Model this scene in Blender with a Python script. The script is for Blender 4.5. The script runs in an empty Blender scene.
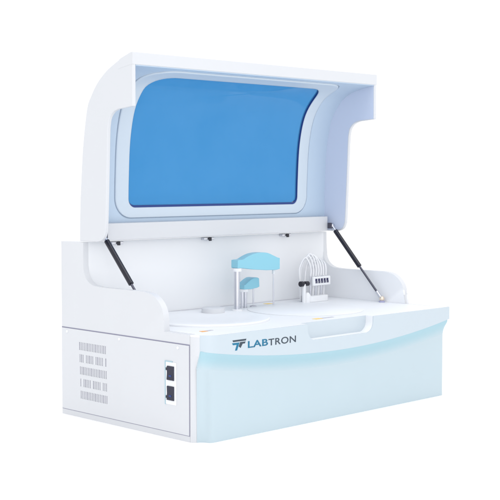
import bpy, bmesh, math
from mathutils import Vector, Matrix

C = bpy.context
S = C.scene
COL = S.collection

# ------------------------------------------------------------------ camera
cam_d = bpy.data.cameras.new("camera")
cam = bpy.data.objects.new("camera", cam_d)
COL.objects.link(cam)
r_ = Vector((0.7094446, -0.70476053, 0.00097217))
u_ = Vector((0.04083558, 0.04248403, 0.99826227))
f_ = Vector((0.70357715, 0.70817208, -0.05891937))
m = Matrix.Identity(4)
for i in range(3):
    m[i][0], m[i][1], m[i][2] = r_[i], u_[i], -f_[i]
    m[i][3] = (-1.81296792, -1.97818609, 0.59317924)[i]
cam.matrix_world = m
cam_d.sensor_width = 36
cam_d.lens = 1218.7014804 / 500 * 36
cam_d.clip_start = 0.05
cam_d.clip_end = 200
S.camera = cam

# ------------------------------------------------------------------ white studio
w = bpy.data.worlds.new("World")
S.world = w
w.use_nodes = True
bg = w.node_tree.nodes["Background"]
bg.inputs[0].default_value = (0.985, 0.992, 1.0, 1)
bg.inputs[1].default_value = 0.80
S.view_settings.view_transform = 'Standard'
S.view_settings.look = 'None'
S.view_settings.gamma = 1
S.view_settings.exposure = 0.64


def area(name, loc, target, size, power, col=(1, 1, 1)):
    d = bpy.data.lights.new(name, 'AREA')
    d.shape = 'DISK'
    d.size = size
    d.energy = power
    d.color = col
    o = bpy.data.objects.new(name, d)
    COL.objects.link(o)
    o.location = loc
    o.rotation_euler = (Vector(target) - Vector(loc)).to_track_quat('-Z', 'Y').to_euler()


area("softbox", (0.2, -0.25, 3.0), (0.45, 0.2, 0.3), 1.8, 15)
area("front_fill", (-2.3, -3.1, 0.9), (0.45, 0.3, 0.4), 2.0, 20)  # unseen fill, added to brighten the rear wall and interior

# ------------------------------------------------------------------ materials


def lin(c):
    return tuple((x / 12.92 if x <= 0.04045 else ((x + 0.055) / 1.055) ** 2.4) for x in c)


def mat(name, col, rough=0.4, metal=0.0, bump=0.0, bscale=600, var=0.0, coat=0.0, ior=1.45):
    mt = bpy.data.materials.new(name)
    mt.use_nodes = True
    nt = mt.node_tree
    p = nt.nodes["Principled BSDF"]
    p.inputs["Base Color"].default_value = (*col, 1)
    p.inputs["Roughness"].default_value = rough
    p.inputs["Metallic"].default_value = metal
    p.inputs["IOR"].default_value = ior
    p.inputs["Coat Weight"].default_value = coat
    tc = nt.nodes.new("ShaderNodeTexCoord")
    if bump:
        n = nt.nodes.new("ShaderNodeTexNoise")
        n.inputs["Scale"].default_value = bscale
        n.inputs["Detail"].default_value = 3
        nt.links.new(tc.outputs["Object"], n.inputs["Vector"])
        b = nt.nodes.new("ShaderNodeBump")
        b.inputs["Strength"].default_value = bump
        b.inputs["Distance"].default_value = 0.0006
        nt.links.new(n.outputs["Fac"], b.inputs["Height"])
        nt.links.new(b.outputs["Normal"], p.inputs["Normal"])
    if var:
        n = nt.nodes.new("ShaderNodeTexNoise")
        n.inputs["Scale"].default_value = 7
        n.inputs["Detail"].default_value = 5
        nt.links.new(tc.outputs["Object"], n.inputs["Vector"])
        mx = nt.nodes.new("ShaderNodeMix")
        mx.data_type = 'RGBA'
        mx.inputs["A"].default_value = (*[c * (1 - var) for c in col], 1)
        mx.inputs["B"].default_value = (*[min(1, c * (1 + var)) for c in col], 1)
        nt.links.new(n.outputs["Fac"], mx.inputs["Factor"])
        nt.links.new(mx.outputs["Result"], p.inputs["Base Color"])
    return mt


M_white = mat("white_enamel", (0.60, 0.615, 0.648), 0.38, bump=0.05, var=0.015)
M_deck = mat("white_deck_plastic", (0.75, 0.765, 0.795), 0.42, bump=0.03, var=0.01)
M_liner = mat("pale_blue_moulding", (0.46, 0.565, 0.69), 0.4, bump=0.03, var=0.02)
M_trim = mat("pale_blue_trim", (0.54, 0.62, 0.705), 0.35, bump=0.03)
M_bounce = mat("lavender_bounce", (0.56, 0.62, 0.76), 0.4, bump=0.03)
M_fascia = mat("pale_blue_fascia", (0.505, 0.573, 0.63), 0.22, var=0.015)
M_front = mat("light_blue_panel", (0.465, 0.56, 0.615), 0.2, var=0.02)
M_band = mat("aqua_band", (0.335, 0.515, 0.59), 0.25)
M_cove = mat("aqua_fade", (0.3, 0.5, 0.6), 0.22)  # aqua at the top, fading into the panel colour downwards
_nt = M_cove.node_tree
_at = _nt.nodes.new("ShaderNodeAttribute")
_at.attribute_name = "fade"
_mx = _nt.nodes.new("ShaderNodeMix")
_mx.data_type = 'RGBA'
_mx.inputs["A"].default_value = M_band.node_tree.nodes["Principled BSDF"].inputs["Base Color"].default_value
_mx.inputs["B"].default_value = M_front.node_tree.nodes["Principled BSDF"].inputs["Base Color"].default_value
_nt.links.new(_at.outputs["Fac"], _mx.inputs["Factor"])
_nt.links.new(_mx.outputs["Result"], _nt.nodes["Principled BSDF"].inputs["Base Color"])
M_gasket = mat("deep_blue_gasket", (0.008, 0.035, 0.19), 0.35)
M_seam = mat("seam_shadow_gap", (0.26, 0.26, 0.35), 0.8)
M_black = mat("black_plastic", (0.012, 0.012, 0.022), 0.35)
M_rocker = mat("black_rocker", (0.012, 0.013, 0.035), 0.25)
M_steel = mat("brushed_steel", (0.62, 0.63, 0.68), 0.28, metal=1.0, bump=0.05)
M_tube = mat("strut_black", (0.008, 0.008, 0.018), 0.32)
M_rod = mat("dark_steel", (0.10, 0.10, 0.13), 0.3, metal=0.9)
M_mark = mat("navy_print", (0.03, 0.03, 0.09), 0.5)
M_foot = mat("blue_bush", (0.34, 0.35, 0.52), 0.4)
M_brass = mat("pale_brass", (0.80, 0.68, 0.55), 0.3, metal=0.7)
M_cyan = mat("sky_blue_cover", (0.23, 0.525, 0.65), 0.3, var=0.03)
M_hose = mat("white_tubing", (0.74, 0.75, 0.78), 0.25)
M_slot = mat("vent_slot_dark", (0.40, 0.40, 0.46), 0.8)
M_teal = mat("teal_print", lin((0.0, 0.42, 0.56)), 0.4)
M_grey = mat("charcoal_print", lin((0.20, 0.25, 0.30)), 0.4)
M_yellow = mat("yellow_label", lin((0.93, 0.80, 0.45)), 0.5)
M_orange = mat("orange_label", lin((0.90, 0.66, 0.38)), 0.5)
M_lgrey = mat("grey_label", lin((0.72, 0.72, 0.76)), 0.5)
M_backdrop = mat("white_backdrop", (0.93, 0.93, 0.93), 0.9, bump=0.02)

# tinted window
M_glass = bpy.data.materials.new("blue_tinted_acrylic")
M_glass.use_nodes = True
nt = M_glass.node_tree
p = nt.nodes["Principled BSDF"]
p.inputs["Base Color"].default_value = (0.075, 0.32, 0.68, 1)
p.inputs["Roughness"].default_value = 0.04
p.inputs["IOR"].default_value = 1.2
p.inputs["Transmission Weight"].default_value = 0.55
tc = nt.nodes.new("ShaderNodeTexCoord")
n = nt.nodes.new("ShaderNodeTexNoise")
n.inputs["Scale"].default_value = 9
n.inputs["Detail"].default_value = 4
nt.links.new(tc.outputs["Object"], n.inputs["Vector"])
mx = nt.nodes.new("ShaderNodeMix")
mx.data_type = 'RGBA'
mx.inputs["A"].default_value = (0.060, 0.310, 0.635, 1)
mx.inputs["B"].default_value = (0.092, 0.352, 0.68, 1)
nt.links.new(n.outputs["Fac"], mx.inputs["Factor"])
nt.links.new(mx.outputs["Result"], p.inputs["Base Color"])

# ------------------------------------------------------------------ mesh helpers


def link(name, bm, mt, parent=None, smooth=None, bevel=0.0, segs=2, label=None):
    bmesh.ops.recalc_face_normals(bm, faces=bm.faces)
    me = bpy.data.meshes.new(name)
    bm.to_mesh(me)
    bm.free()
    me.materials.append(mt)
    o = bpy.data.objects.new(name, me)
    COL.objects.link(o)
    if parent:
        o.parent = parent
    if label:
        o["label"] = label
    if bevel:
        b = o.modifiers.new("bevel", 'BEVEL')
        b.width = bevel
        b.segments = segs
        b.limit_method = 'ANGLE'
        b.angle_limit = math.radians(35)
        b.harden_normals = True
    if smooth or bevel:
        me.shade_smooth()
        me.set_sharp_from_angle(angle=math.radians(smooth or 35))
    return o


def prism(bm, pts, axis, a, b):
    """extrude a 2D outline along an axis. axis x: pts=(y,z); y: pts=(x,z); z: pts=(x,y)"""
    def P(q, c):
        return {'x': (c, q[0], q[1]), 'y': (q[0], c, q[1]), 'z': (q[0], q[1], c)}[axis]
    va = [bm.verts.new(P(q, a)) for q in pts]
    vb = [bm.verts.new(P(q, b)) for q in pts]
    n = len(pts)
    bm.faces.new(va)
    bm.faces.new(list(reversed(vb)))
    for i in range(n):
        j = (i + 1) % n
        bm.faces.new((va[i], va[j], vb[j], vb[i]))


def box(bm, x0, x1, y0, y1, z0, z1):
    prism(bm, [(x0, y0), (x1, y0), (x1, y1), (x0, y1)], 'z', z0, z1)


def boxo(name, mt, parent, x0, x1, y0, y1, z0, z1, bevel=0.0, label=None, segs=2):
    bm = bmesh.new()
    box(bm, x0, x1, y0, y1, z0, z1)
    return link(name, bm, mt, parent, bevel=bevel, label=label, segs=segs)


def arc(cx, cy, r, a0, a1, n=10):
    return [(cx + r * math.cos(math.radians(a0 + (a1 - a0) * i / n)),
             cy + r * math.sin(math.radians(a0 + (a1 - a0) * i / n))) for i in range(n + 1)]


def catmull(P, n=8):
    out = []
    P = [Vector(q) for q in P]
    for i in range(len(P) - 1):
        p0 = P[i - 1] if i else P[0] * 2 - P[1]
        p1, p2 = P[i], P[i + 1]
        p3 = P[i + 2] if i + 2 < len(P) else P[-1] * 2 - P[-2]
        for k in range(n):
            t = k / n
            out.append(0.5 * ((2 * p1) + (p2 - p0) * t + (2 * p0 - 5 * p1 + 4 * p2 - p3) * t * t
                              + (3 * p1 - p0 - 3 * p2 + p3) * t ** 3))
    out.append(P[-1])
    return out


def tube(bm, path, r, n=12, r2=None):
    """round tube along a 3D path; r may taper to r2"""
    path = [Vector(q) for q in path]
    rings = []
    up = None
    for i, q in enumerate(path):
        d = (path[min(i + 1, len(path) - 1)] - path[max(i - 1, 0)]).normalized()
        if up is None:
            up = d.orthogonal().normalized()
        up = (up - d * up.dot(d)).normalized()
        s = d.cross(up)
        rr = r if r2 is None else r + (r2 - r) * i / (len(path) - 1)
        rings.append([bm.verts.new(q + rr * (math.cos(2 * math.pi * k / n) * up + math.sin(2 * math.pi * k / n) * s))
                      for k in range(n)])
    for a, b in zip(rings, rings[1:]):
        for k in range(n):
            bm.faces.new((a[k], a[(k + 1) % n], b[(k + 1) % n], b[k]))
    bm.faces.new(rings[0])
    bm.faces.new(list(reversed(rings[-1])))


def lathe(bm, cx, cy, prof, n=64):
    """prof: (radius, z) from the outside bottom to the top centre"""
    rings = []
    for r, z in prof:
        rings.append([bm.verts.new((cx + r * math.cos(2 * math.pi * k / n), cy + r * math.sin(2 * math.pi * k / n), z))
                      for k in range(n)])
    for a, b in zip(rings, rings[1:]):
        for k in range(n):
            bm.faces.new((a[k], a[(k + 1) % n], b[(k + 1) % n], b[k]))
    bm.faces.new(rings[-1])
    bm.faces.new(list(reversed(rings[0])))


def empty(name, parent=None, loc=(0, 0, 0)):
    o = bpy.data.objects.new(name, None)
    COL.objects.link(o)
    o.location = loc
    o.empty_display_size = 0.05
    if parent:
        o.parent = parent
    return o


# ------------------------------------------------------------------ the surface it stands on
bm = bmesh.new()
lathe(bm, 0.45, 0.25, [(40, -0.02), (40, 0.0)], 96)
o = link("tabletop", bm, M_backdrop)
o["kind"] = "structure"
o["label"] = "seamless plain white surface under the analyzer"

# ------------------------------------------------------------------ the analyzer
W = 0.9
D = 0.518
H = 0.243
A = empty("laboratory_analyzer")
A["label"] = "white and light blue benchtop chemistry analyzer with its hood raised"
A["category"] = "lab analyzer"

def draft_corner(bm):
    """the left front corner runs in a little towards the foot"""
    for v in bm.verts:
        if v.co.z < 0.004 and v.co.x < R and v.co.y < R:
            a_ = math.atan2(R - v.co.y, R - v.co.x)
            d = 0.015 * (1 - math.cos(4 * a_)) / 2 / math.sqrt(2) if a_ > 0 else 0
            v.co.x += d
            v.co.y += d


# --- base housing: rounded plan
bm = bmesh.new()
R = 0.035
RR = 0.012
plan = [(0.0165, 0.5165), (0.0165, 0.0362), (0.0, 0.0362)] + arc(R, R, R, 180, 270, 12) + \
       arc(W - RR, RR, RR, 270, 360, 8) + [(W, 0.0362), (W - 0.0165, 0.0362), (W - 0.0165, 0.5165)]
prism(bm, plan, 'z', -0.001, 0.1960)
draft_corner(bm)
housing = link("housing", bm, M_white, A, smooth=40)

# --- side plates with stepped profile
side = [(0.037, -0.001), (0.037, H - 0.0005)]
side += [(0.125, H - 0.0005), (0.1255, 0.268)]
side += [tuple(q) for q in catmull([(0.1265, 0.28), (0.134, 0.298), (0.149, 0.314), (0.170, 0.325), (0.198, 0.3295)], 6)]
side += [(0.34, 0.329)]
side += [tuple(q) for q in catmull([(0.365, 0.3295), (0.391, 0.3325), (0.411, 0.342), (0.4235, 0.358), (0.4275, 0.378)], 6)]
side += [(0.4275, 0.4352), (D, 0.4352), (D, -0.001)]
sides = []
for x0, x1, xo in ((0.0, 0.0163, 0.0), (W - 0.0163, W, W)):
    bm = bmesh.new()
    prism(bm, side, 'x', x0, x1)
    es = []
    for e in bm.edges:
        va_, vb_ = e.verts
        if abs(va_.co.x - vb_.co.x) > 1e-6 or (va_.co.z < 0 and vb_.co.z < 0):
            continue
        ymin, ymax = sorted((va_.co.y, vb_.co.y))
        if ymax < 0.0380 or (ymin < 0.038 and ymax < 0.126):
            continue
        outer_edge = abs(va_.co.x - xo) < 1e-5
        if outer_edge or (0.1249 < ymin and ymax < 0.4278 and min(va_.co.z, vb_.co.z) < 0.3765):
            es.append(e)
    bmesh.ops.bevel(bm, geom=es, offset=0.0042, segments=4, affect='EDGES', profile=0.5, clamp_overlap=True)
    sw_ = link("side_wall", bm, M_white, A, smooth=40)
    sw_.data.materials.append(M_deck)          # whiter inside and rounded top make up for weak light there
    inw = 1 if xo == 0.0 else -1
    for f in sw_.data.polygons:
        if f.normal.x * inw > 0.05:
            f.material_index = 1
    sides.append(sw_)

# --- rear block behind the deck
boxo("rear_housing", M_deck, A, 0.0161, W - 0.0161, 0.4274, D - 0.0004, 0.19, 0.4351)  # deck white instead of enamel, lightens this shaded wall
boxo("deck_base", M_white, A, 0.0161, W - 0.0161, 0.0363, 0.4272, 0.1962, H - 0.0044)

# --- deck
bm = bmesh.new()
prism(bm, [(0.0168, 0.0362), (0.0168, 0.4268), (W - 0.0168, 0.4268), (W - 0.0168, 0.0362)], 'z', H - 0.0042, H)
deck = link("deck", bm, M_deck, A)
# dark seam where deck meets the rear wall
bm = bmesh.new()
box(bm, 0.018, W - 0.018, 0.4252, 0.4270, H - 0.001, H + 0.0008)
link("seam", bm, M_lgrey, deck)

# --- fascia: bowed lower edge, handle notch in the top edge
FX0, FX1 = -0.006, 0.908


def fz(x):
    return 0.1695 + 0.19 * (x - 0.45) ** 2


NA, NB, NZ, NR = 0.336, 0.582, 0.2035, 0.026     # handle notch


def frontline(x, rad=0.035):
    """y of the rounded front of the plan at x"""
    c = 0.035
    if x < c:
        return c - math.sqrt(max(0, rad * rad - (c - x) ** 2))
    return c - rad


def fy(x):
    """front surface of the fascia: flush at the rounded left corner, proud along the front"""
    t = max(0.0, min(1.0, (x - 0.004) / 0.040))
    return frontline(x) - 0.0008 - 0.0117 * t * t * (3 - 2 * t)


FL = 0.0078


def fascia_cols(notch=True):
    cs = [FL + 0.0012 * i for i in range(36)] + [0.052 + 0.02 * i for i in range(43)] + [FX1 - 0.002, FX1]
    cs += [NA - 0.0002, NB + 0.0002]
    for i in range(13):
        d = NR * (1 - math.cos(math.radians(90 * i / 12)))
        cs += [NA + d, NB - d]
    cs = sorted(set(round(c, 6) for c in cs if c <= FX1))
    out = []
    for x in cs:
        zt = H + 0.0003
        if notch and NA <= x <= NB:
            d = min(x - NA, NB - x)
            zt = NZ + (NR - math.sqrt(max(0, NR * NR - (NR - d) ** 2)) if d < NR else 0)
        out.append((x, fz(x), zt))
    return out


def fascia_solid(bm, front_off, back, inset):
    rings = []
    for x, zb_, zt_ in fascia_cols():
        y0_ = fy(x) + front_off
        y1_ = back if back is not None else fy(x) + 0.0020
        y1_ = max(y1_, y0_ + 0.001)
        rings.append([bm.verts.new(q) for q in ((x, y0_, zb_ + inset), (x, y0_, zt_ - inset * 0.3), (x, y1_, zt_ - inset * 0.3), (x, y1_, zb_ + inset))])
    for a_, b_ in zip(rings, rings[1:]):
        for k in range(4):
            bm.faces.new((a_[k], b_[k], b_[(k + 1) % 4], a_[(k + 1) % 4]))
    bm.faces.new(rings[0])
    bm.faces.new(rings[-1][::-1])


bm = bmesh.new()
fascia_solid(bm, 0.0022, 0.0128, 0.0)
fascia_body = link("deck_edge", bm, M_deck, A, smooth=40)
bm = bmesh.new()
rim = [(0.0, 0.0362)] + arc(R, R, R, 180, 256, 12) + [(0.06, 0.0010), (0.06, 0.0130), (FX1 - 0.0006, 0.0130), (FX1 - 0.0006, 0.0362)]
prism(bm, rim, 'z', 0.1960, H - 0.0041)
link("front_rail", bm, M_white, A, smooth=40)
bm = bmesh.new()
prism(bm, rim, 'z', H - 0.0040, H)
link("deck_rim", bm, M_deck, A, smooth=40)
bm = bmesh.new()
fascia_solid(bm, 0.0, None, 0.0005)
fascia = link("fascia", bm, M_fascia, A, smooth=40)
# inside of the handle
boxo("handle_recess", M_fascia, fascia, NA - 0.001, NB + 0.001, 0.0125, 0.0132, NZ - 0.001, H + 0.0001)
# --- lower front panel wrapping both corners
bm = bmesh.new()
ro = R + 0.002
outer = arc(R, R, ro, 208, 270, 10) + arc(W - RR, RR, RR + 0.002, 270, 350, 8)
inner = arc(R, R, R + 0.0003, 208, 270, 10) + arc(W - RR, RR, RR + 0.0003, 270, 350, 8)
prism(bm, outer + inner[::-1], 'z', 0.0, 0.1700)
draft_corner(bm)
front = link("front_panel", bm, M_front, A, smooth=40)
# panel top corners rise under the fascia ends
# --- aqua cove under the fascia
bm = bmesh.new()
prof = [(-0.0112, 0.0), (-0.0108, -0.004), (-0.0088, -0.012), (-0.0060, -0.020), (-0.0036, -0.028), (-0.0024, -0.036)]
xs = [FL + 0.0005 + 0.0008 * i for i in range(50)] + [0.05 + 0.82 * i / 40 for i in range(41)] + [0.872 + 0.0011 * i for i in range(26)]


def panel_y(x):
    rad = R + 0.002
    if x < R:
        return R - math.sqrt(max(0, rad * rad - (R - x) ** 2))
    if x > W - RR:
        return RR - math.sqrt(max(0, (RR + 0.002) ** 2 - (x - W + RR) ** 2))
    return R - rad


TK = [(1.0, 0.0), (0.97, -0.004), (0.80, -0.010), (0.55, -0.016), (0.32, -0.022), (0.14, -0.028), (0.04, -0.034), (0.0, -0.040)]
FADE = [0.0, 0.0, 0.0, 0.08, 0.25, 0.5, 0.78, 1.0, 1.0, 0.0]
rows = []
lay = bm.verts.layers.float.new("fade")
for x in xs:
    py = panel_y(x) - 0.0004
    ft = min(fy(x) + 0.0002, py - 0.0001)
    sl = (0.0026 - FL) * max(0.0, 1 - (x - FL) / 0.03)
    pts = []
    for k, (t, dz) in enumerate(TK):
        xk = x + sl * k / 7
        pyk = panel_y(xk) - 0.0003
        ftk = min(fy(max(FL, xk)) + 0.0002, pyk - 0.0001)
        pts.append((xk, pyk + t * (ftk - pyk) + (0.0007 if k == 7 else 0), fz(x) + dz + (0.0006 if k == 0 else 0)))
    pts += [(x + sl, panel_y(x + sl) + 0.004, fz(x) - 0.040), (x, py + 0.004, fz(x) + 0.002)]
    rows.append([bm.verts.new(q) for q in pts])
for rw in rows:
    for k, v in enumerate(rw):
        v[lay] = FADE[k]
for a_, b_ in zip(rows, rows[1:]):
    for k in range(len(a_)):
        k2 = (k + 1) % len(a_)
        bm.faces.new((a_[k], b_[k], b_[k2], a_[k2]))
bm.faces.new(rows[0])
bm.faces.new(rows[-1][::-1])
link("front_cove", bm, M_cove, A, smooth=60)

# --- lettering on the fascia
def shape(name, polys, y0, y1, mt, parent):
    bm = bmesh.new()
    for pts in polys:
        prism(bm, pts, 'y', y0, y1)
    return link(name, bm, mt, parent)


def text(name, body, x, z, h, wid, mt, parent, off=0.0, y=-0.01285):
    cu = bpy.data.curves.new(name, 'FONT')
    cu.body = body
    cu.size = 1
    cu.space_character = 1.06
    cu.offset = off
    cu.extrude = 0.0
    ob = bpy.data.objects.new(name, cu)
    COL.objects.link(ob)
    C.view_layer.update()
    me = bpy.data.meshes.new_from_object(ob.evaluated_get(C.evaluated_depsgraph_get()))
    COL.objects.unlink(ob)
    bpy.data.objects.remove(ob)
    vx = [v.co.x for v in me.vertices]
    vy = [v.co.y for v in me.vertices]
    x0, x1, y0, y1 = min(vx), max(vx), min(vy), max(vy)
    for v in me.vertices:
        v.co = (x + (v.co.x - x0) / (x1 - x0) * wid, y, z + (v.co.y - y0) / (y1 - y0) * h)
    bm = bmesh.new()
    bm.from_mesh(me)
    bpy.data.meshes.remove(me)
    fs = list(bm.faces)
    ex = bmesh.ops.extrude_face_region(bm, geom=fs)
    for v in ex["geom"]:
        if isinstance(v, bmesh.types.BMVert):
            v.co.y += 0.0004
    return link(name, bm, mt, parent)


text("lettering", "LAB", 0.1335, 0.2055, 0.0158, 0.0655, M_teal, fascia, off=0.020)
text("lettering", "TRON", 0.2005, 0.2042, 0.0158, 0.0935, M_grey, fascia, off=0.010)
y0, y1 = -0.01285, -0.01245
shape("logo_bar", [[(0.0845, 0.2275), (0.1285, 0.2275), (0.1265, 0.2235), (0.0865, 0.2235)],
                   [(0.1085, 0.2215), (0.1260, 0.2215), (0.1235, 0.2172), (0.1165, 0.2172),
                    (0.1100, 0.2080), (0.1040, 0.2120)]], y0, y1, M_grey, fascia)
shape("logo_mark", [[(0.0830, 0.2210), (0.1065, 0.2210), (0.1030, 0.2125), (0.0990, 0.2035), (0.0925, 0.2035),
                     (0.0975, 0.2165), (0.0860, 0.2165)]], y0, y1, M_teal, fascia)

# --- left door panel with slots cut through it
YP0, YP1, ZP0, ZP1 = 0.0385, 0.5155, 0.0150, 0.2185
bm = bmesh.new()
box(bm, -0.0022, -0.0006, YP0, YP1, ZP0, ZP1)
door = link("service_panel", bm, M_white, A)
bm = bmesh.new()
rows_y = []
import random
random.seed(4)
for rI in range(5):
    zc = 0.1785 - rI * 0.0302
    shift = -0.0012 * rI
    for k in range(17):
        if (k + rI) % 6 == 4 and rI % 2:
            continue
        yc = 0.4415 - k * 0.0064 + shift
        wv = 0.0016 if (k * 7 + rI * 3) % 5 else 0.0022
        box(bm, -0.004, 0.001, yc - wv, yc + wv, zc - 0.0098, zc + 0.0098)
cut = link("cutter", bm, M_slot)
bo = door.modifiers.new("slots", 'BOOLEAN')
bo.object = cut
bo.operation = 'DIFFERENCE'
bo.solver = 'EXACT'
C.view_layer.update()
me = bpy.data.meshes.new_from_object(door.evaluated_get(C.evaluated_depsgraph_get()))
door.modifiers.clear()
door.data = me
bpy.data.objects.remove(cut)
for rI in range(5):
    zc = 0.1785 - rI * 0.0302
    boxo("vent", M_slot, door, -0.0005, -0.0002, 0.331 - 0.0012 * rI, 0.448 - 0.0012 * rI, zc - 0.012, zc + 0.012)
# gap round the panel
bm = bmesh.new()
box(bm, -0.0004, -0.0001, 0.0368, 0.5172, ZP1, ZP1 + 0.0026)
box(bm, -0.0004, -0.0001, 0.0368, 0.5172, ZP0 - 0.0018, ZP0)
box(bm, -0.0004, -0.0001, YP0 - 0.0017, YP0, ZP0, ZP1)
link("panel_gap", bm, M_seam, door)
for y, z in ((0.492, 0.2105), (0.285, 0.2105), (0.075, 0.2105)):
    bm = bmesh.new()
    tube(bm, [(-0.0022, y, z), (-0.0034, y, z), (-0.0036, y, z)], 0.0034, 16)
    link("screw", bm, M_deck, door, smooth=40)
# switches
bm = bmesh.new()
box(bm, -0.0034, -0.0023, 0.0795, 0.1165, 0.078, 0.1755)
plate = link("switch_plate", bm, M_deck, door, bevel=0.0005)
bm = bmesh.new()
box(bm, -0.0041, -0.0023, 0.1167, 0.1185, 0.077, 0.1775)
box(bm, -0.0041, -0.0023, 0.0930, 0.1165, 0.1757, 0.1775)
link("switch_recess_shade", bm, M_band, door)  # blue strips paint the shaded edges of the switch recess
for z0, z1 in ((0.1335, 0.1668), (0.0875, 0.1208)):
    bm = bmesh.new()
    zm = (z0 + z1) / 2
    prism(bm, [(-0.0036, z0), (-0.0068, z0 + 0.001), (-0.0054, zm), (-0.0062, z1 - 0.001), (-0.0036, z1)], 'y', 0.0865, 0.1100)
    sw = link("power_switch", bm, M_rocker, door, bevel=0.0008)
    boxo("rocker_glint", M_gasket, door, -0.0066, -0.0052, 0.094, 0.102, zm - 0.008, zm - 0.004)  # blue block painted as the rocker's highlight
    boxo("switch_clip", M_black, door, -0.0050, -0.0036, 0.1107, 0.1140, zm + (0.006 if z0 > 0.1 else -0.012), zm + (0.012 if z0 > 0.1 else -0.006))

# ------------------------------------------------------------------ hood
hood = empty("hood", A)
inner_p = catmull([(0.4215, 0.4385), (0.4205, 0.50), (0.4185, 0.588), (0.4115, 0.688), (0.3935, 0.762),
                   (0.3630, 0.8085), (0.3300, 0.8320), (0.2880, 0.8455), (0.2345, 0.8545)], 10)
cum = [0.0]
for a_, b_ in zip(inner_p, inner_p[1:]):
    cum.append(cum[-1] + (b_ - a_).length)
SL = cum[-1]


def prof_at(s, n):
    """point on the inner hood profile at arc length s, n metres towards the viewer"""
    s = max(0.0, min(SL, s))
    i = 0
    while i < len(cum) - 2 and cum[i + 1] < s:
        i += 1
    t = (s - cum[i]) / (cum[i + 1] - cum[i])
    q = inner_p[i].lerp(inner_p[i + 1], t)

    def tang(j):
        return (inner_p[min(j + 1, len(inner_p) - 1)] - inner_p[max(j - 1, 0)]).normalized()
    d = tang(i).lerp(tang(i + 1), t).normalized()
    nrm = Vector((-d.y, d.x))        # towards the viewer/below
    if nrm.x > 0 and d.y > 0.5:
        nrm = -nrm
    return q + nrm * n


def s_of_z(z):
    best = min(range(len(inner_p)), key=lambda i: abs(inner_p[i].y - z))
    return cum[best]


def rr(x0, x1, s0, s1, r, rt=None, k=10, ms=24, mx_=10):
    """rounded rectangle in (x, s), constant vertex count; rt: radius of the two upper corners"""
    rt = r if rt is None else rt
    pts = []
    cs = [(x1 - r, s0 + r, 270, r), (x1 - rt, s1 - rt, 0, rt), (x0 + rt, s1 - rt, 90, rt), (x0 + r, s0 + r, 180, r)]
    for ci, (cx, cy, a0, q) in enumerate(cs):
        cpts = arc(cx, cy, q, a0, a0 + 90, k)
        pts += cpts
        nx = cs[(ci + 1) % 4]
        e = (nx[0] + nx[3] * math.cos(math.radians(nx[2])), nx[1] + nx[3] * math.sin(math.radians(nx[2])))
        cnt = ms if ci % 2 == 0 else mx_
        for j in range(1, cnt):
            t = j / cnt
            pts.append((cpts[-1][0] + (e[0] - cpts[-1][0]) * t, cpts[-1][1] + (e[1] - cpts[-1][1]) * t))
    return pts


def loft(bm, loops, closed=False, cap=False):
    """loops: list of (pts, n)"""
    rings = []
    for pts, n_ in loops:
        rg = []
        for x, s in pts:
            q = prof_at(s, n_)
            rg.append(bm.verts.new((x, q.x, q.y)))
        rings.append(rg)
    pairs = list(zip(rings, rings[1:]))
    if closed:
        pairs.append((rings[-1], rings[0]))
    N = len(rings[0])
    for a_, b_ in pairs:
        for k in range(N):
            bm.faces.new((a_[k], a_[(k + 1) % N], b_[(k + 1) % N], b_[k]))
    return rings


def between(A_, B_, n):
    out = []
    for i in range(n + 1):
        t = i / n
        out.append([(p_[0] + (q_[0] - p_[0]) * t, p_[1] + (q_[1] - p_[1]) * t) for p_, q_ in zip(A_, B_)])
    return out


XI0, XI1 = 0.0103, 0.8797
full = rr(XI0, XI1, 0.0, SL, 0.0008)
# trim and window outlines
gs0, gs1 = s_of_z(0.527), SL - 0.073
ts0, ts1 = s_of_z(0.492), SL - 0.022
gl = rr(0.1380, 0.7590, gs0, gs1, 0.018, 0.062)
tr = rr(0.094, 0.800, ts0, ts1, 0.050, 0.078)
gap = rr(0.0915, 0.8025, ts0 - 0.0025, ts1 + 0.0025, 0.0525, 0.0805)
glo = rr(0.1365, 0.7605, gs0 - 0.0055, gs1 + 0.0025, 0.0215, 0.0650)

# outer shell (white): back skin plus edge walls
bm = bmesh.new()
glb = rr(0.112, 0.785, gs0 - 0.025, gs1 + 0.015, 0.04, 0.07)
lo = [(full, -0.002)] + [(full, -0.012)] + [(q, -0.012) for q in between(full, glb, 6)[1:]] + [(glo, -0.0095)]
loft(bm, lo)
shell = link("hood_shell", bm, M_white, hood, smooth=40)
# inner liner (pale blue) up to the trim seam
bm = bmesh.new()
lo = [(full, -0.002), (full, 0.0)] + [(q, 0.0) for q in between(full, gap, 6)[1:]] + [(gap, -0.003), (tr, -0.003)]
loft(bm, lo)
link("hood_liner", bm, M_liner, hood, smooth=40)
# raised window trim
bm = bmesh.new()
tri = between(tr, glo, 8)
lo = [(tri[0], -0.003), (tri[0], 0.0012), (between(tr, glo, 40)[1], 0.0024)] + [(q, 0.0026) for q in tri[1:-1]] + \
     [(between(tr, glo, 40)[39], 0.0024), (glo, 0.0012), (glo, -0.010)]
loft(bm, lo)
trim = link("window_trim", bm, M_trim, hood, smooth=50)
# dark blue gasket
bm = bmesh.new()
loft(bm, [(glo, 0.0008), (between(glo, gl, 3)[1], 0.0008), (gl, -0.0010), (gl, -0.0085), (glo, -0.0085)], closed=True)
link("gasket", bm, M_gasket, hood, smooth=50)
# tinted window pane (solid, 3 mm)
bm = bmesh.new()
NX, NS = 4, 60
core = rr(0.15, 0.747, gs0 + 0.012, gs1 - 0.012, 0.006)
mid = [(0.14 + 0.617 * 0.5, 0.5 * (gs0 + gs1))]


def pane_side(n_):
    rings = loft(bm, [(gl, n_), (core, n_)])
    return rings


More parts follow.
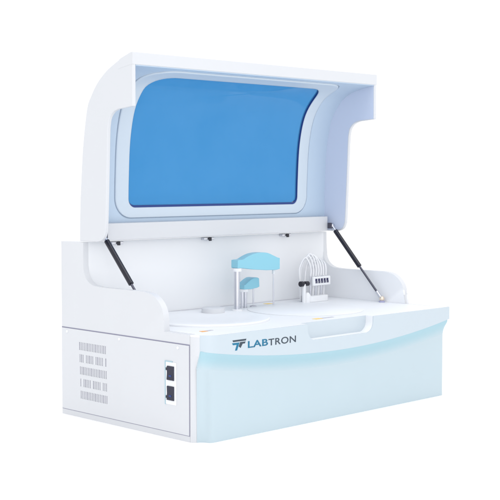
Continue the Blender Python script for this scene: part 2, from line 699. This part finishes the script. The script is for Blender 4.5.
# grid-based pane, built column by column across the curve
def pane_grid(n_):
    cols = []
    for i in range(NS + 1):
        s = gs0 - 0.0005 + (gs1 - gs0 + 0.001) * i / NS
        d = min(s - gs0 + 0.0005, gs1 + 0.0005 - s)
        r = 0.020 if s < (gs0 + gs1) / 2 else 0.063
        ins = r - math.sqrt(max(0, r * r - (r - d) ** 2)) if d < r else 0
        x0, x1 = 0.1375 + ins, 0.7595 - ins
        q = prof_at(s, n_)
        cols.append([bm.verts.new((x0 + (x1 - x0) * j / NX, q.x, q.y)) for j in range(NX + 1)])
    for a_, b_ in zip(cols, cols[1:]):
        for j in range(NX):
            bm.faces.new((a_[j], a_[j + 1], b_[j + 1], b_[j]))
    return cols


fr, bk = pane_grid(-0.0035), pane_grid(-0.0065)
edge_f = [c[0] for c in fr] + fr[-1][1:] + [c[-1] for c in fr[::-1]][1:] + fr[0][::-1][1:-1]
edge_b = [c[0] for c in bk] + bk[-1][1:] + [c[-1] for c in bk[::-1]][1:] + bk[0][::-1][1:-1]
for i in range(len(edge_f)):
    j = (i + 1) % len(edge_f)
    bm.faces.new((edge_f[i], edge_f[j], edge_b[j], edge_b[i]))
link("window", bm, M_glass, hood, smooth=60)

# hood cheeks
ck = []
ck += [(0.2340, 0.8850)]
ck += [tuple(q) for q in catmull([(0.2420, 0.8840), (0.2565, 0.8795), (0.2825, 0.8710), (0.3055, 0.8610), (0.3355, 0.8455),
                                  (0.3675, 0.8210), (0.3915, 0.7920), (0.4090, 0.7600), (0.4250, 0.6760), (0.4330, 0.60),
                                  (0.4390, 0.5200), (0.4410, 0.4500)], 5)]
ck += [(0.4410, 0.4385)]
ck += [tuple(q) for q in catmull([(0.3740, 0.4385), (0.3580, 0.4415), (0.3460, 0.4500), (0.3390, 0.4650)], 5)]
ck += [tuple(q) for q in catmull([(0.3370, 0.50), (0.3330, 0.5900), (0.3290, 0.6900)], 5)]
ck += [tuple(q) for q in catmull([(0.3275, 0.7150), (0.3220, 0.7350), (0.3080, 0.7490), (0.2880, 0.7555)], 5)]
ck += [(0.2340, 0.7600)]
for x0, x1 in ((0.0, 0.0100), (0.8800, 0.8900)):
    bm = bmesh.new()
    prism(bm, ck, 'x', x0, x1)
    link("hood_cheek", bm, M_white, hood, bevel=0.0022, segs=3)
# added thin skin, its lavender stands in for bluish light inside each cheek
ins = []
cx_, cz_ = 0.385, 0.66
for i, (y, z) in enumerate(ck):
    pv = Vector(ck[i - 1]) if i else Vector(ck[-1])
    nx = Vector(ck[(i + 1) % len(ck)])
    t_ = (nx - pv).normalized()
    nn = Vector((t_.y, -t_.x))
    ins.append((y + nn.x * 0.0032, z + nn.y * 0.0032))
for x0, x1 in ((0.0098, 0.0103), (0.8797, 0.8802)):
    bm = bmesh.new()
    prism(bm, ins, 'x', x0, x1)
    link("cheek_bounce_skin", bm, M_bounce, hood)
# thick visor over the liner, its front face is the white lip of the hood
bm = bmesh.new()
up = [(0.2336, 0.8853)] + [(y, z + 0.0004) for y, z in ck[1:] if y < 0.283 and z > 0.86]
lowp = []
for i in range(8):
    q = prof_at(SL - 0.0004 - i * 0.0500 / 7, -0.0030)
    lowp.append((q.x, q.y))
lowp[0] = (0.2336, lowp[0][1])
prism(bm, up + lowp[::-1], 'x', -0.0004, 0.8904)
link("hood_visor", bm, M_white, hood, smooth=30)

# lower crossbar
bar = boxo("crossbar", M_white, hood, 0.0110, 0.8660, 0.3950, 0.4185, 0.4388, 0.4815, bevel=0.002)
# hinges under the bar
for x in (0.098, 0.410, 0.712):
    h = boxo("hinge", M_steel, A, x - 0.018, x + 0.018, 0.4130, 0.4270, 0.4275, 0.4345, bevel=0.0015)
    boxo("hinge_pin", M_black, h, x - 0.0042, x + 0.0042, 0.4085, 0.4128, 0.4250, 0.4350, bevel=0.001)

# ------------------------------------------------------------------ gas struts
for xs_ in (0.0275, 0.8700):
    top = Vector((xs_, 0.3820, 0.4540))
    bot = Vector((xs_, 0.1930, 0.2520))
    L = bot - top
    bm = bmesh.new()
    tube(bm, [top + L * t for t in (0.07, 0.075, 0.55, 0.56)], 0.0068, 20)
    st = link("gas_strut", bm, M_tube, A, smooth=40, label="black gas strut propping the hood")
    bm = bmesh.new()
    tube(bm, [top + L * t for t in (0.56, 0.92)], 0.0031, 14)
    link("rod", bm, M_rod, st, smooth=40)
    bm = bmesh.new()
    tube(bm, [top + L * t for t in (0.90, 0.985)], 0.0046, 14)
    link("end_fitting", bm, M_steel, st, smooth=40)
    bm = bmesh.new()
    tube(bm, [top + L * t for t in (-0.01, 0.075)], 0.0045, 14)
    bmesh.ops.create_uvsphere(bm, u_segments=16, v_segments=10, radius=0.0075, matrix=Matrix.Translation(top))
    link("ball_joint", bm, M_steel, st, smooth=60)
    # lower bracket
    bm = bmesh.new()
    bmesh.ops.create_uvsphere(bm, u_segments=16, v_segments=10, radius=0.0075, matrix=Matrix.Translation(bot + Vector((0, 0, 0.001))))
    link("ball_joint", bm, M_brass, st, smooth=60)
    bm = bmesh.new()
    lathe(bm, bot.x - (0.0 if xs_ > 0.5 else -0.001), bot.y, [(0.0085, H), (0.0085, H + 0.003), (0.006, H + 0.0045), (0.004, H + 0.006)], 24)
    link("bracket", bm, M_foot, st, smooth=40)
    # upper bracket plate
    sgn = 1 if xs_ > 0.5 else -1
    xa, xb = sorted((xs_ - sgn * 0.0095, xs_ - sgn * 0.006))
    boxo("bracket", M_rod, st, xa, xb, top.y - 0.006, top.y + 0.009, top.z - 0.008, top.z + 0.009, bevel=0.0008)

# ------------------------------------------------------------------ deck fittings
# covers over the two rotors
bm = bmesh.new()
lathe(bm, 0.230, 0.235, [(0.160, H + 0.0002), (0.160, H + 0.004), (0.158, H + 0.0055), (0.120, H + 0.0058), (0.118, H + 0.0048), (0.001, H + 0.0048)], 96)
cov = link("rotor_cover", bm, M_deck, A, smooth=30)
bm = bmesh.new()
lathe(bm, 0.322, 0.305, [(0.030, H + 0.0050), (0.030, H + 0.0160), (0.028, H + 0.0175), (0.001, H + 0.0175)], 40)
link("knob", bm, M_white, cov, smooth=40)
bm = bmesh.new()
lathe(bm, 0.575, 0.215, [(0.155, H + 0.0002), (0.155, H + 0.0012), (0.153, H + 0.0018), (0.001, H + 0.0018)], 96)
link("rotor_cover", bm, M_deck, A, smooth=30)
# slot seam at the left edge of the deck
boxo("seam", M_lgrey, deck, 0.0180, 0.0700, 0.2150, 0.2172, H + 0.0002, H + 0.0012)


def capshape(bm, prof, y0, y1):
    prism(bm, prof, 'y', y0, y1)


# large sampling arm
arm = empty("sampling_arm", A)
bm = bmesh.new()
prof = [(0.413, 0.3565), (0.413, 0.3775)] + [tuple(q) for q in catmull(
    [(0.4200, 0.3785), (0.4340, 0.3795), (0.4520, 0.3865), (0.4740, 0.3925), (0.5000, 0.3945), (0.5250, 0.3925),
     (0.5470, 0.3850), (0.5640, 0.3785), (0.5725, 0.3770)], 5)] + [(0.5725, 0.3470), (0.5600, 0.3450), (0.52, 0.3460), (0.47, 0.3505), (0.43, 0.3560)]
capshape(bm, prof, 0.3070, 0.3330)
link("arm_cover", bm, M_cyan, arm, bevel=0.006, segs=4)
bm = bmesh.new()
tube(bm, [(0.4220, 0.32, H), (0.4220, 0.32, 0.3560)], 0.0075, 24)
link("column", bm, M_steel, arm, smooth=40)
bm = bmesh.new()
lathe(bm, 0.4220, 0.32, [(0.014, H), (0.014, H + 0.003), (0.0095, H + 0.0045)], 32)
link("foot_ring", bm, M_deck, arm, smooth=40)
bm = bmesh.new()
lathe(bm, 0.4220, 0.32, [(0.0125, 0.3475), (0.0125, 0.3562)], 32)
link("collar", bm, M_deck, arm, smooth=40)
bm = bmesh.new()
tube(bm, [(0.5610, 0.32, 0.3460), (0.5610, 0.32, 0.2650), (0.5610, 0.32, 0.2480)], 0.0020, 12)
link("probe", bm, M_steel, arm, smooth=40)
bm = bmesh.new()
tube(bm, [(0.5610, 0.32, 0.3470), (0.5610, 0.32, 0.3330)], 0.0045, 16)
link("probe_holder", bm, M_hose, arm, smooth=40)

# small stirring arm
arm2 = empty("stirring_arm", A)
bm = bmesh.new()
prof = [(0.4740, 0.2945), (0.4740, 0.3060)] + [tuple(q) for q in catmull(
    [(0.4790, 0.3075), (0.4890, 0.3140), (0.5000, 0.3200), (0.5120, 0.3240), (0.5240, 0.3240), (0.5310, 0.3215)], 4)] + \
    [(0.5325, 0.2985), (0.5240, 0.2960), (0.50, 0.2935)]
capshape(bm, prof, 0.3450, 0.3750)
link("arm_cover", bm, M_cyan, arm2, bevel=0.0055, segs=4)
for x in (0.4800, 0.4930):
    bm = bmesh.new()
    tube(bm, [(x, 0.36, H), (x, 0.36, 0.2945)], 0.0040, 16)
    link("column", bm, M_steel, arm2, smooth=40)
bm = bmesh.new()
lathe(bm, 0.4865, 0.36, [(0.0135, 0.2870), (0.0135, 0.2944)], 28)
link("collar", bm, M_deck, arm2, smooth=40)
bm = bmesh.new()
tube(bm, [(0.5230, 0.36, 0.2975), (0.5230, 0.36, 0.2500)], 0.0019, 12)
link("paddle", bm, M_steel, arm2, smooth=40)
bm = bmesh.new()
lathe(bm, 0.5230, 0.36, [(0.009, H), (0.009, H + 0.003), (0.006, H + 0.004)], 28)
link("wash_well", bm, M_lgrey, arm2, smooth=40)

# wash station with its tubes
ws = empty("wash_station", A, (-0.014, 0, 0))
bm = bmesh.new()
prism(bm, arc(0.748, 0.342, 0.013, 180, 270, 6) + arc(0.803, 0.342, 0.013, 270, 360, 6) +
      arc(0.803, 0.362, 0.013, 0, 90, 6) + arc(0.748, 0.362, 0.013, 90, 180, 6), 'z', H, 0.2600)
link("base_block", bm, M_deck, ws, bevel=0.0015)
boxo("clamp_plate", M_deck, ws, 0.752, 0.826, 0.3350, 0.3420, 0.2880, 0.3135, bevel=0.002)
for k in range(5):
    xk = 0.7605 + k * 0.0118
    bm = bmesh.new()
    box(bm, xk, xk + 0.0074, 0.3340, 0.3349, 0.3015, 0.3080)
    box(bm, xk + 0.0010, xk + 0.0034, 0.3340, 0.3349, 0.2950, 0.3014)
    box(bm, xk + 0.0052, xk + 0.0084, 0.3340, 0.3349, 0.2950, 0.3014)
    link("marking", bm, M_mark, ws)
for k in range(6):
    xk = 0.757 + k * 0.0115
    bm = bmesh.new()
    tube(bm, [(xk, 0.352, 0.2590), (xk, 0.350, 0.30), (xk, 0.350, 0.3160)], 0.0024, 12)
    link("needle", bm, M_hose if k % 2 else M_steel, ws, smooth=40)
for k in range(7):
    xk = 0.757 + k * 0.0108
    top = 0.377 - 0.005 * abs(k - 2.2)
    ex = 0.727 + k * 0.0085 + 0.003 * math.sin(k * 2.3)
    ey = 0.366 + 0.005 * (k % 3)
    if k < 5:
        path = catmull([(xk, 0.350, 0.3140), (xk + 0.001, 0.350, 0.3350), ((xk * 0.8 + ex * 0.2), 0.352, top - 0.010),
                        ((xk + ex) / 2, 0.357, top + 0.002), (xk * 0.2 + ex * 0.8, 0.364, top - 0.014),
                        (ex, ey, 0.330), (ex + 0.004 * math.cos(k), ey, 0.290), (ex + 0.006, ey, 0.2440)], 8)
    else:
        path = catmull([(xk, 0.350, 0.3140), (xk + 0.002, 0.352, 0.3360), (xk + 0.006, 0.362, 0.3560 - 0.003 * k + 0.012),
                        (xk + 0.010, 0.382, 0.3600 - 0.004 * (k - 5)), (xk + 0.012, 0.402, 0.3380), (xk + 0.012, 0.410, 0.2900),
                        (xk + 0.011, 0.412, 0.2440)], 8)
    bm = bmesh.new()
    tube(bm, path, 0.0024, 10)
    link("hose", bm, M_hose, ws, smooth=60)
bm = bmesh.new()
tube(bm, [(0.724, 0.345, H), (0.724, 0.345, 0.2950)], 0.0055, 18)
lathe(bm, 0.738, 0.345, [(0.010, H), (0.010, 0.262), (0.004, 0.270)], 20)
link("post", bm, M_deck, ws, smooth=40)
bm = bmesh.new()
tube(bm, [(0.7090, 0.345, 0.2955), (0.7180, 0.345, 0.2955)], 0.0078, 20)
tube(bm, [(0.7180, 0.345, 0.2955), (0.7270, 0.345, 0.2955)], 0.0052, 20)
tube(bm, [(0.7270, 0.345, 0.2955), (0.7410, 0.345, 0.2955)], 0.0068, 20)
link("connector", bm, M_black, ws, smooth=40)

# stickers on the deck
bm = bmesh.new()
prism(bm, [(0.0540, 0.0540), (0.0740, 0.0560), (0.0710, 0.0680), (0.0590, 0.0710)], 'z', H + 0.0001, H + 0.0006)
s_ = link("sticker", bm, M_orange, deck)
bm = bmesh.new()
prism(bm, [(0.0745, 0.0580), (0.0960, 0.0620), (0.0920, 0.0700), (0.0720, 0.0680)], 'z', H + 0.0001, H + 0.0006)
link("sticker", bm, M_lgrey, deck)
bm = bmesh.new()
prism(bm, [(0.425, 0.0400), (0.450, 0.0400), (0.450, 0.0560), (0.425, 0.0560)], 'z', H + 0.0001, H + 0.0006)
link("sticker", bm, M_yellow, deck)
bm = bmesh.new()
prism(bm, [(0.4505, 0.0420), (0.495, 0.0430), (0.495, 0.0520), (0.4505, 0.0520)], 'z', H + 0.0001, H + 0.0006)
link("sticker", bm, M_lgrey, deck)
bm = bmesh.new()
prism(bm, [(0.600, 0.3800), (0.622, 0.3800), (0.622, 0.3980), (0.600, 0.3980)], 'z', H + 0.0001, H + 0.0006)
link("sticker", bm, M_yellow, deck)
